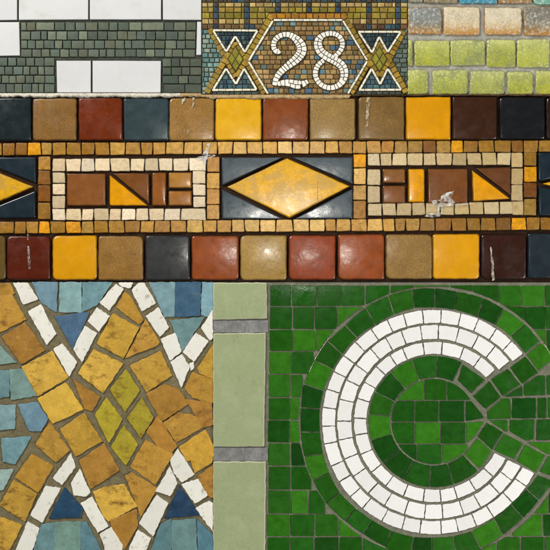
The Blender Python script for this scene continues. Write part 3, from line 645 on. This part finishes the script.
for g_ in ws: group('white_stripe', 'white_stone', g_, WH, h=1.4, cv=.02, gap=-.5, **wk)
G1, G2, G3, G4 = (192, 150, 56), (180, 136, 54), (168, 122, 50), (204, 164, 66)
gold_ul = [[[(0, 284), (10, 284), (14, 293), (0, 298)], G2], [[(0, 299.4), (11, 293.4), (25.4, 319), (0, 335)], G2], [[(2.8, 337), (25, 323), (44.2, 350), (22, 363)], G3], [[(23, 367), (52, 351.6), (67.4, 377), (38, 395.2)], G4], [[(38.8, 399), (66, 383.4), (82.4, 409), (53, 422.6)], G4], [[(61, 429), (84, 413.8), (101.4, 441), (76, 455.2)], G1], [[(80, 461), (104, 444), (118.4, 470), (91, 487.6)], G3], [[(94, 492), (105, 487.4), (124, 485), (136.2, 506), (109, 520.2), (104, 515)], G4], [[(111, 521.4), (136, 510), (137, 525), (124, 548.2), (120, 543)], G3]]
gold_ll = [[[(0, 515), (21.4, 525), (9, 549), (0, 550)], G1], [[(1, 505), (14, 480.8), (36.2, 493.6), (25, 520.2)], G1], [[(16, 477), (32, 454.8), (52.6, 466), (38, 491.2)], G2], [[(36.8, 444), (50, 422.8), (69.2, 450), (56, 461.2)], G2], [[(74, 380), (99.2, 397), (92, 410.2), (85, 408)], G3], [[(79.4, 373), (94, 349.8), (122, 364), (103, 391.8)], G4], [[(98, 343), (113.4, 314.2), (138.2, 328), (123, 357.4)], G1], [[(117, 307), (125, 292.8), (131, 298), (142.2, 320), (139, 323.2)], G2]]
gold_r = [[[(126.4, 357), (146, 320.8), (158.8, 342), (156, 345.2)], G2], [[(131, 366), (160, 351.8), (171.2, 375), (147, 391.2)], G1], [[(147, 394), (165, 384.8), (179, 390), (187.2, 404), (162, 420.2)], G3], [[(164, 423), (179, 412.8), (197, 417), (201.2, 427), (177, 441.2)], G2], [[(187, 400), (211, 403), (212.4, 424), (203, 427), (195, 413)], G3], [[(185.4, 388), (193, 372.8), (212.8, 380), (212.8, 402), (193, 397)], G2], [[(198, 368), (212.8, 345.6), (212.8, 378), (200, 373)], G1],
          [[(147, 432), (158, 416.8), (176.2, 446), (172, 451.2), (160, 447)], G3], [[(131, 466), (146, 440.8), (172.2, 454), (155, 483.2)], G2], [[(180, 447), (205, 430.8), (212.8, 446), (212.8, 456), (187, 460.2)], G1], [[(191, 457), (212, 457), (211, 462), (195, 472)], G1], [[(198, 477), (212.8, 465.8), (212.8, 497), (209, 495)], G3], [[(126, 476), (132, 472.8), (156.2, 488), (141, 515.2), (135, 498)], G2]]
group('gold_band', 'gold_smalti', gold_ul, None, 'gold band running down from the upper left', cv=.05)
group('gold_band', 'gold_smalti', gold_ll, None, 'gold band rising from the lower left', cv=.05)
group('gold_band', 'gold_smalti', gold_r, None, 'gold bands crossing at the right edge', cv=.05)
group('green_diamond', 'gold_smalti', [[(110, 389.6), (126, 368.8), (140, 390), (125.4, 412)], [(95, 415), (107, 397), (122.4, 419), (109, 443)], [(127, 418), (142, 397.8), (153.4, 417), (141, 438.2)], [(111, 447), (124, 424.8), (138.2, 444), (126, 465.2)]], (170, 154, 44), gap=-.35)
LB, TB, DB = (124, 152, 154), (98, 136, 140), (40, 70, 98)
group('blue_inlay', 'blue_smalti', [[[(33, 283), (57, 283), (56, 311), (42, 302)], (110, 142, 154)], [[(60.6, 283), (81, 283), (81, 312), (60, 311)], (126, 160, 158)], [[(83.4, 283), (111, 283), (96, 305), (83, 311)], (112, 146, 150)], [[(56, 317), (88.4, 313), (73, 347.6)], (74, 100, 126)]], None)
group('blue_inlay', 'blue_smalti', [[[(0, 339), (15.4, 362), (0, 364)], (130, 156, 146)], [[(0, 371), (8.6, 371), (8.6, 396), (0, 398)], (106, 138, 140)], [[(10.6, 370), (25, 369), (36.4, 395), (11.6, 399)], (122, 150, 142)], [[(0, 406), (15.2, 405.6), (14.2, 428), (0, 430.4)], LB], [[(19, 405), (37, 402.8), (47.4, 418), (41, 430.4), (30, 430)], (112, 144, 158)], [[(2, 439), (30.4, 437), (15, 463.4), (3.6, 461)], (112, 150, 156)], [[(0, 471), (12.4, 469.6), (3, 489), (0, 491)], (140, 164, 156)]], None)
group('blue_inlay', 'blue_smalti', [[[(150, 283), (174.4, 283), (173.4, 316), (165, 316.4)], (124, 156, 164)], [[(176, 283), (200.4, 283), (199.4, 315), (175, 316.2)], (62, 98, 122)], [[(203, 283), (212.8, 283), (212.8, 308), (207, 316), (202, 314)], (122, 156, 164)], [[(170.6, 321), (203.2, 317.6), (183, 349.4)], (106, 138, 140)]], None)
group('blue_inlay', 'blue_smalti', [[[(50.6, 517.4), (65, 488.6), (82.2, 508), (80.4, 516.6)], DB], [[(42, 525), (54.2, 522.8), (53.4, 550), (32.6, 550)], (100, 134, 134)], [[(55.8, 522.8), (80, 522), (79.2, 550), (54.8, 550)], (112, 142, 128)], [[(81.4, 523), (86, 522), (104.4, 550), (82, 550)], (92, 128, 134)]], None)
group('blue_inlay', 'blue_smalti', [[[(165.8, 517.4), (180, 486.6), (198.4, 514)], (38, 64, 90)], [[(161, 525), (170, 519.8), (170.4, 550), (149.6, 550)], (92, 128, 130)], [[(172.6, 521), (195.2, 519), (196.2, 550), (172.6, 550)], (106, 138, 136)], [[(197.8, 520), (212.8, 536), (212.8, 550), (198.6, 550)], (86, 126, 138)]], None)

# ================================================================== 6. the letter C
pC = thing('letter_panel', 'green mosaic panel with a large white letter C beside a column of pale sage tiles', 'letter panel', 381, 557)
bed(pC, 213.2, 282.4, 550, 550, (116, 116, 98), 'speck_grout')
CX, CY = 434.1, 421.9
def ang(x, y, c=(CX, CY)): return math.degrees(math.atan2(-(y - c[1]), x - c[0]))
def pol(r, a, c=(CX, CY)): return (c[0] + r * math.cos(math.radians(a)), c[1] - r * math.sin(math.radians(a)))
for q in ([(213.4, 282.6), (266.6, 282.6), (267, 318.4), (213.4, 319.8)], [(213.4, 333.4), (265.6, 332.8), (264.2, 446.4), (213.4, 446.6)], [(213.4, 461.4), (265.8, 461.2), (265.2, 550), (213.4, 550)]):
    b = MB(); b.tile(q, (154, 164, 122), h=2.6, bev=1.1, r=.9, dome=.05, jit=.35, seg=5, edgecol=(222, 220, 190), tilt=.001, cv=.01); b.build('sage_tile', 'sage_glaze', pC)
for y0, y1 in ((320.2, 332.6), (447.2, 460.8)):
    j = MB()
    j.tile(box(213.4, y0, 244.7, y1), (128, 127, 124), h=1.0, bev=.15, r=.15, dome=0, jit=.1, cv=.02, edge=.95); j.tile(box(244.8, y0, 268, y1), (130, 129, 126), h=1.0, bev=.15, r=.15, dome=0, jit=.1, cv=.02, edge=.95)
    j.build('grout_joint', 'grout', pC)

DG, BG = (22, 82, 20), (52, 114, 24)
def gcol(br): return BG if br else random.choice([(32, 84, 20), (36, 90, 24), (26, 74, 18), (42, 98, 24), (32, 84, 18), (24, 70, 18)])
kC = dict(h=.8, bev=.3, r=.5, dome=.12, jit=.3, seg=4, edge=.85, tilt=.01)
WC = (240, 238, 234)
lt = MB()
rows = [((98.6, 112.6), [(506.8, 345.8), (492.4, 334.7), (475.5, 326), (459, 321), (440.7, 317), (422.7, 316.3), (405, 320), (389.8, 325.5), (374.9, 334.8), (360.5, 347.4), (349.3, 359.9), (340.8, 375), (333, 391), (329.4, 408), (329, 426), (331, 442.8), (337, 463.6), (345.4, 478), (356.4, 491), (367.8, 501.7), (386.2, 512.7), (403.7, 522.5), (420.3, 527.4), (440.9, 528), (457, 525.8), (474, 519.7), (489, 510), (505.8, 495.7), (518.6, 481)], 37.4, -26.8),
        ((82.4, 97.4), [(490.3, 352), (475, 342), (457.2, 335), (438.3, 331.5), (421, 332), (403, 336), (388.5, 343), (376, 355), (359.6, 367.5), (353, 383), (347, 400.8), (344.4, 421), (345.4, 438.7), (352, 456), (360.5, 471.5), (373.9, 487), (388.5, 498.5), (406.8, 506.5), (424.8, 512), (442.3, 512), (461.5, 508.3), (476.4, 499.6), (492.4, 486), (503.9, 474.4)], 38.7, -26.8),
        ((67.4, 80.6), [(477.7, 361), (462, 352), (441.8, 348), (423.5, 348), (404, 352), (393, 360), (381, 371), (370.6, 385.5), (363.4, 400), (360.8, 418.3), (361.8, 434), (366.7, 451.8), (376.5, 467.9), (390, 480), (406.2, 489), (423.9, 494.7), (440.5, 496.3), (455.3, 492), (470.6, 482), (485.9, 470)], 40.4, -26.6)]
for (r0, r1), js, a0, a1 in rows:
    A = [a0] + [ang(*p) for p in js] + [a1]
    A = [a if a >= -1e-6 or i == 0 else a + 360 for i, a in enumerate(A)]
    for i, (p, q) in enumerate(zip(A[:-1], A[1:])):
        n = 3; s0 = U(-.35, .35); s1 = U(-.35, .35)
        out = [pol(r1 + U(-.3, .3), p + (q - p) * k / n) for k in range(n + 1)]; inn = [pol(r0 + U(-.3, .3), p + s0 * .5 + (q - p) * k / n) for k in range(n + 1)]
        lt.tile(out + inn[::-1], WC, h=1.0, bev=.3, r=.7, dome=.08, jit=.3, seg=3, edge=.8, tilt=.014, cv=.022, gap=.5)
lt.build('letter', 'clean_white', pC, 'white mosaic letter C made of three curved rows of tesserae')

ring = MB()
jo = [((524.6, 353.6), (540, 341.4)), ((510.7, 336.5), (525.5, 324)), ((495, 325), (504, 308.6)), ((477.7, 317.6), (483.7, 298)), ((454.5, 310), (457.7, 291.5)), ((434.8, 308), (434.8, 288)), ((414.4, 308.2), (411.7, 289)), ((394, 314.5), (388, 295.5)), ((375, 325), (365.4, 307)), ((357, 337.5), (345, 325)), ((342.5, 354.6), (327.7, 341)), ((333.5, 369.4), (313.8, 360)), ((324, 390.5), (303.6, 384)), ((320.4, 409), (300.7, 407.6)), ((320.4, 432), (300.4, 432)), ((323.5, 453.4), (304, 457)), ((329.4, 472.3), (312.6, 480.5)), ((339.8, 492), (326, 503.4)), ((355.8, 507.8), (345, 521.4)), ((373, 520), (363.7, 534.5)), ((391.8, 530.4), (385, 547)), ((414, 536.6), (411, 555)), ((432, 537), (432, 558)), ((453.6, 536), (457, 555)), ((471.5, 530.6), (481, 548.6)), ((493.5, 518.2), (503, 534.8)), ((510.7, 503.6), (523.4, 518.2)), ((526.3, 488.8), (539, 500.4)), ((537.6, 474.6), (553, 482))]
bright = {1, 11, 15, 24}
for i, ((a, b_), (c, d)) in enumerate(zip(jo[:-1], jo[1:])):
    def arc(p, q):
        ap, aq = ang(*p), ang(*q)
        if aq > ap + 180: aq -= 360
        if aq < ap - 180: aq += 360
        rp, rq = math.dist(p, (CX, CY)), math.dist(q, (CX, CY))
        return [pol(rp + (rq - rp) * k / 3, ap + (aq - ap) * k / 3) for k in range(4)]
    ring.tile(arc(b_, d) + arc(a, c)[::-1], gcol(i in bright), gap=.5, cv=.06, **kC)
ring.tile([(525.4, 354.6), (540.6, 342.4), (553, 356), (538.6, 371.6)], gcol(1), gap=.65, cv=.05, **kC)
ring.build('outer_ring', 'green_glaze', pC)

inr = MB(); IC = (434, 421.5); an = [64.5, 87, 109.6, 131, 153, 173.5, 196.8, 219, 242.5, 266.5, 287.6, 311.8]
inr.tile([(462.5, 363.6), (485.4, 379.5), (471, 394), (457.2, 380.4)], gcol(0), gap=.6, cv=.06, **kC)
for i, (p, q) in enumerate(zip(an[:-1], an[1:])):
    inr.tile([pol(66, p + (q - p) * k / 3, IC) for k in range(4)] + [pol(43.8, q - (q - p) * k / 3, IC) for k in range(4)], gcol(i in (2, 5)), gap=.5, cv=.06, **kC)
inr.tile([(477, 437.4), (492, 450.6), (484.6, 463), (479, 468.8), (463.6, 454.6)], gcol(1), gap=.6, cv=.05, **kC)
inr.build('inner_ring', 'green_glaze', pC)

core = MB()
def cut(q, c, rad, keep_in):   # trim a piece to a circle, following the arc where it is cut
    pts = []
    for i in range(len(q)):
        a, b_ = q[i], q[(i + 1) % len(q)]
        for k in range(40): pts.append(((a[0] + (b_[0] - a[0]) * k / 40, a[1] + (b_[1] - a[1]) * k / 40), k == 0))
    ok = [(math.dist(p, c) <= rad) == keep_in for p, _ in pts]
    n = len(pts)
    if all(ok): return list(q)
    if sum(ok) < 6: return []
    st = next(i for i in range(n) if ok[i] and not ok[i - 1])
    out, i = [], 0
    while i < n:
        j = (st + i) % n
        if ok[j]:
            if pts[j][1] or not ok[j - 1] or not ok[(j + 1) % n]: out.append(pts[j][0])
            i += 1; continue
        p = out[-1]; k = i
        while k < n and not ok[(st + k) % n]: k += 1
        e = pts[(st + k) % n][0]
        a0, a1 = ang(*p, c), ang(*e, c); da = (a1 - a0 + 180) % 360 - 180; m_ = max(1, int(abs(da) / 4))
        for t in range(1, m_): out.append(pol(rad, a0 + da * t / m_, c))
        i = k
    return [p for i, p in enumerate(out) if math.dist(p, out[i - 1]) > .9]
def inside(q): return cut(q, IC, 43, True)
kC2 = dict(kC, jit=0)
for y0, y1, js, br in ((378, 400.4, [391, 424, 447, 475], {0}), (400.4, 422, [389, 415, 439, 464.6], ()), (422, 444, [389, 415, 440.5, 465.8], {1}), (444, 466, [396, 417.3, 442, 468], {2})):
    for i, (a, b_) in enumerate(zip(js[:-1], js[1:])): core.tile(inside(box(a, y0, b_, y1)), gcol(i in br), gap=.55, cv=.06, **kC2)
core.tile([(465.2, 400.8), (471.6, 400.6), (485, 418), (465.2, 421.6)], gcol(0), gap=.5, cv=.06, **kC)
core.tile([(466, 422.4), (484.6, 421), (475.6, 435.6), (466, 444)], gcol(1), gap=.5, cv=.06, **kC)
core.build('letter_core', 'green_glaze', pC)

mth = MB()                     # the mouth of the letter
for q, br in (([(489.5, 380.4), (472.2, 396.2), (485.4, 409.6), (501, 397)], 0), ([(490.6, 379.4), (508, 368.4), (521, 384.4), (502, 396.4)], 0), ([(509.4, 367.6), (525.4, 356), (538.4, 372.4), (522, 384.4)], 0),
              ([(486.6, 411.4), (501.6, 398.2), (510.2, 398.2), (511.4, 418.6), (487.2, 419.6)], 0), (box(511.6, 397.6, 536.2, 418.6), 0), (box(537, 397.4, 546.8, 418.2), 0), (box(547.6, 397.2, 550, 418), 0),
              ([(503.4, 396.8), (522.4, 385), (523, 396.2)], 0), ([(523.6, 384.6), (538, 375.2), (545.4, 375.2), (545.8, 395.2), (523.6, 396)], 0), ([(546.4, 375), (550, 375), (550, 395), (546.4, 395)], 0),
              ([(488.4, 420), (507.6, 419.6), (508, 431.6), (504, 431.6)], 0), ([(509.4, 419.6), (535, 419.2), (534, 439.2), (525.4, 441), (509.4, 431.6)], 0), ([(536.4, 419.2), (550, 418.6), (550, 440), (535.6, 440.6)], 0),
              ([(486.8, 422), (503.6, 432.2), (492.4, 450.4), (477, 436.4)], 0), ([(504.2, 433), (523.6, 443.4), (514.4, 459.4), (493.6, 450.4)], 0), ([(525.2, 444), (546, 455), (536, 472.8), (516, 461)], 1), ([(526.6, 442.2), (550, 441.6), (550, 454), (546.4, 454.2)], 1), ([(547.6, 456), (550, 456), (550, 478), (539, 472)], 0)):
    mth.tile(q, gcol(br), gap=.45, cv=.06, **kC)
mth.build('letter_mouth', 'green_glaze', pC)

def outside(q): return cut(q, (CX, CY), 135.0, False)
Y = [285, 306.5, 329.5, 351.5, 374.2, 397.4, 420, 442.8, 466, 490, 514, 536.5, 560]
frows = [(0, [269.8, 291.6, 317, 341, 365, 390, 414.5, 450, 473, 499, 521.6, 545, 557], {6, 10}), (1, [269.4, 292.4, 314.8, 336.8, 366], {3}), (1, [500, 524.8, 545.6, 557], ()),
         (2, [269, 292.4, 316, 340], {1, 2}), (2, [528, 546.4, 557], {0}), (3, [268.8, 291.6, 314], {0}), (3, [546, 557], ()), (4, [268.4, 290.8, 303.5], ()), (5, [268, 289.6, 300.2], {1}), (6, [267.6, 289.6, 299.6], {1}),
         (7, [268, 290.6, 305.5], ()), (8, [267.8, 291.2, 312], ()), (9, [268, 291.2, 308.4, 326], {1}), (10, [267, 290.4, 315, 339.4, 364], {0, 3}), (11, [267, 290.4, 314.6, 339.2, 363, 388, 412], ()),
         (8, [541, 557], ()), (9, [531, 548.6, 557], {0}), (10, [512, 543, 557], {0}), (11, [452, 478, 497, 520.6, 544.4, 557], {1})]
flds = [MB(), MB(), MB(), MB()]
for r_, js, br in frows:
    for i, (a, b_) in enumerate(zip(js[:-1], js[1:])):
        q = outside([(a + U(-.5, .5), Y[r_] + U(-.3, .3)), (b_ + U(-.5, .5), Y[r_] + U(-.3, .3)), (b_ + U(-.5, .5), Y[r_ + 1] + U(-.3, .3)), (a + U(-.5, .5), Y[r_ + 1] + U(-.3, .3))])
        if len(q) < 3 or abs(area(q)) < 14: continue
        mx = sum(p[0] for p in q) / len(q)
        fld = flds[(0 if r_ < 6 or mx < 312 else 1) if mx < CX else (0 if r_ == 0 else (2 if r_ < 6 else 3))]
        fld.tile(q, gcol(i in br), gap=.65, cv=.06, extend=False, **kC2)
for fld in flds: fld.build('green_field', 'green_glaze', pC)

for a0, a1 in ((141, 158), (29, 37)):   # pale grout crumbs left along the ring
    cr = MB(); k = 26
    o_ = [pol(134.5 + U(0, .75) * (R() > .35), a0 + (a1 - a0) * t / k) for t in range(k + 1)]; i_ = [pol(134.4 - U(0, .2), a0 + (a1 - a0) * t / k) for t in range(k + 1)]
    cr.slab(o_ + i_[::-1], .95, -.5, (196, 196, 170)); cr.build('grout_crumb', 'speck_grout', pC, smooth=False)
for o in bpy.data.objects:
    if '_o' in o: del o['_o']

# ================================================================== light and camera
def area_light(name, loc, target, size, power, col=(1, 1, 1)):
    l = bpy.data.lights.new(name, 'AREA'); l.shape = 'SQUARE'; l.size = size; l.energy = power; l.color = col
    o = bpy.data.objects.new(name, l); COL.objects.link(o); o.location = loc
    o.rotation_euler = (Vector(target) - Vector(loc)).to_track_quat('-Z', 'Y').to_euler(); return o
area_light('key_light', (-2.2, -2.4, 2.5), (0, 0, 0), 1.6, 172, (1, .985, .96))
area_light('fill_light', (2.6, -2.4, -1.5), (0, 0, 0), 1.8, 104, (1, .99, .97))
sp = bpy.data.lights.new('flash', 'SPOT'); sp.energy = 26; sp.shadow_soft_size = .05; sp.spot_size = math.radians(15); sp.spot_blend = 1.0; sp.color = (1, .96, .88)
fo = bpy.data.objects.new('flash', sp); COL.objects.link(fo); fo.location = (.07, -2.5, .16); fo.scale = (2.0, .85, 1)
fo.rotation_euler = (Vector((.03, 0, .175)) - fo.location).to_track_quat('-Z', 'Y').to_euler()

wd = bpy.data.worlds.new('World'); scene.world = wd; wd.use_nodes = True
wd.node_tree.nodes['Background'].inputs[0].default_value = (1, .99, .97, 1); wd.node_tree.nodes['Background'].inputs[1].default_value = .06

cam = bpy.data.cameras.new('camera'); co = bpy.data.objects.new('camera', cam); COL.objects.link(co)
cam.lens = 85; cam.sensor_width = 36; cam.clip_end = 100
co.location = (0, -(550 * S) * 85 / 36, 0); co.rotation_euler = (math.radians(90), 0, 0)
scene.camera = co
scene.view_settings.view_transform = 'Standard'; scene.view_settings.look = 'None'; scene.view_settings.exposure = 0
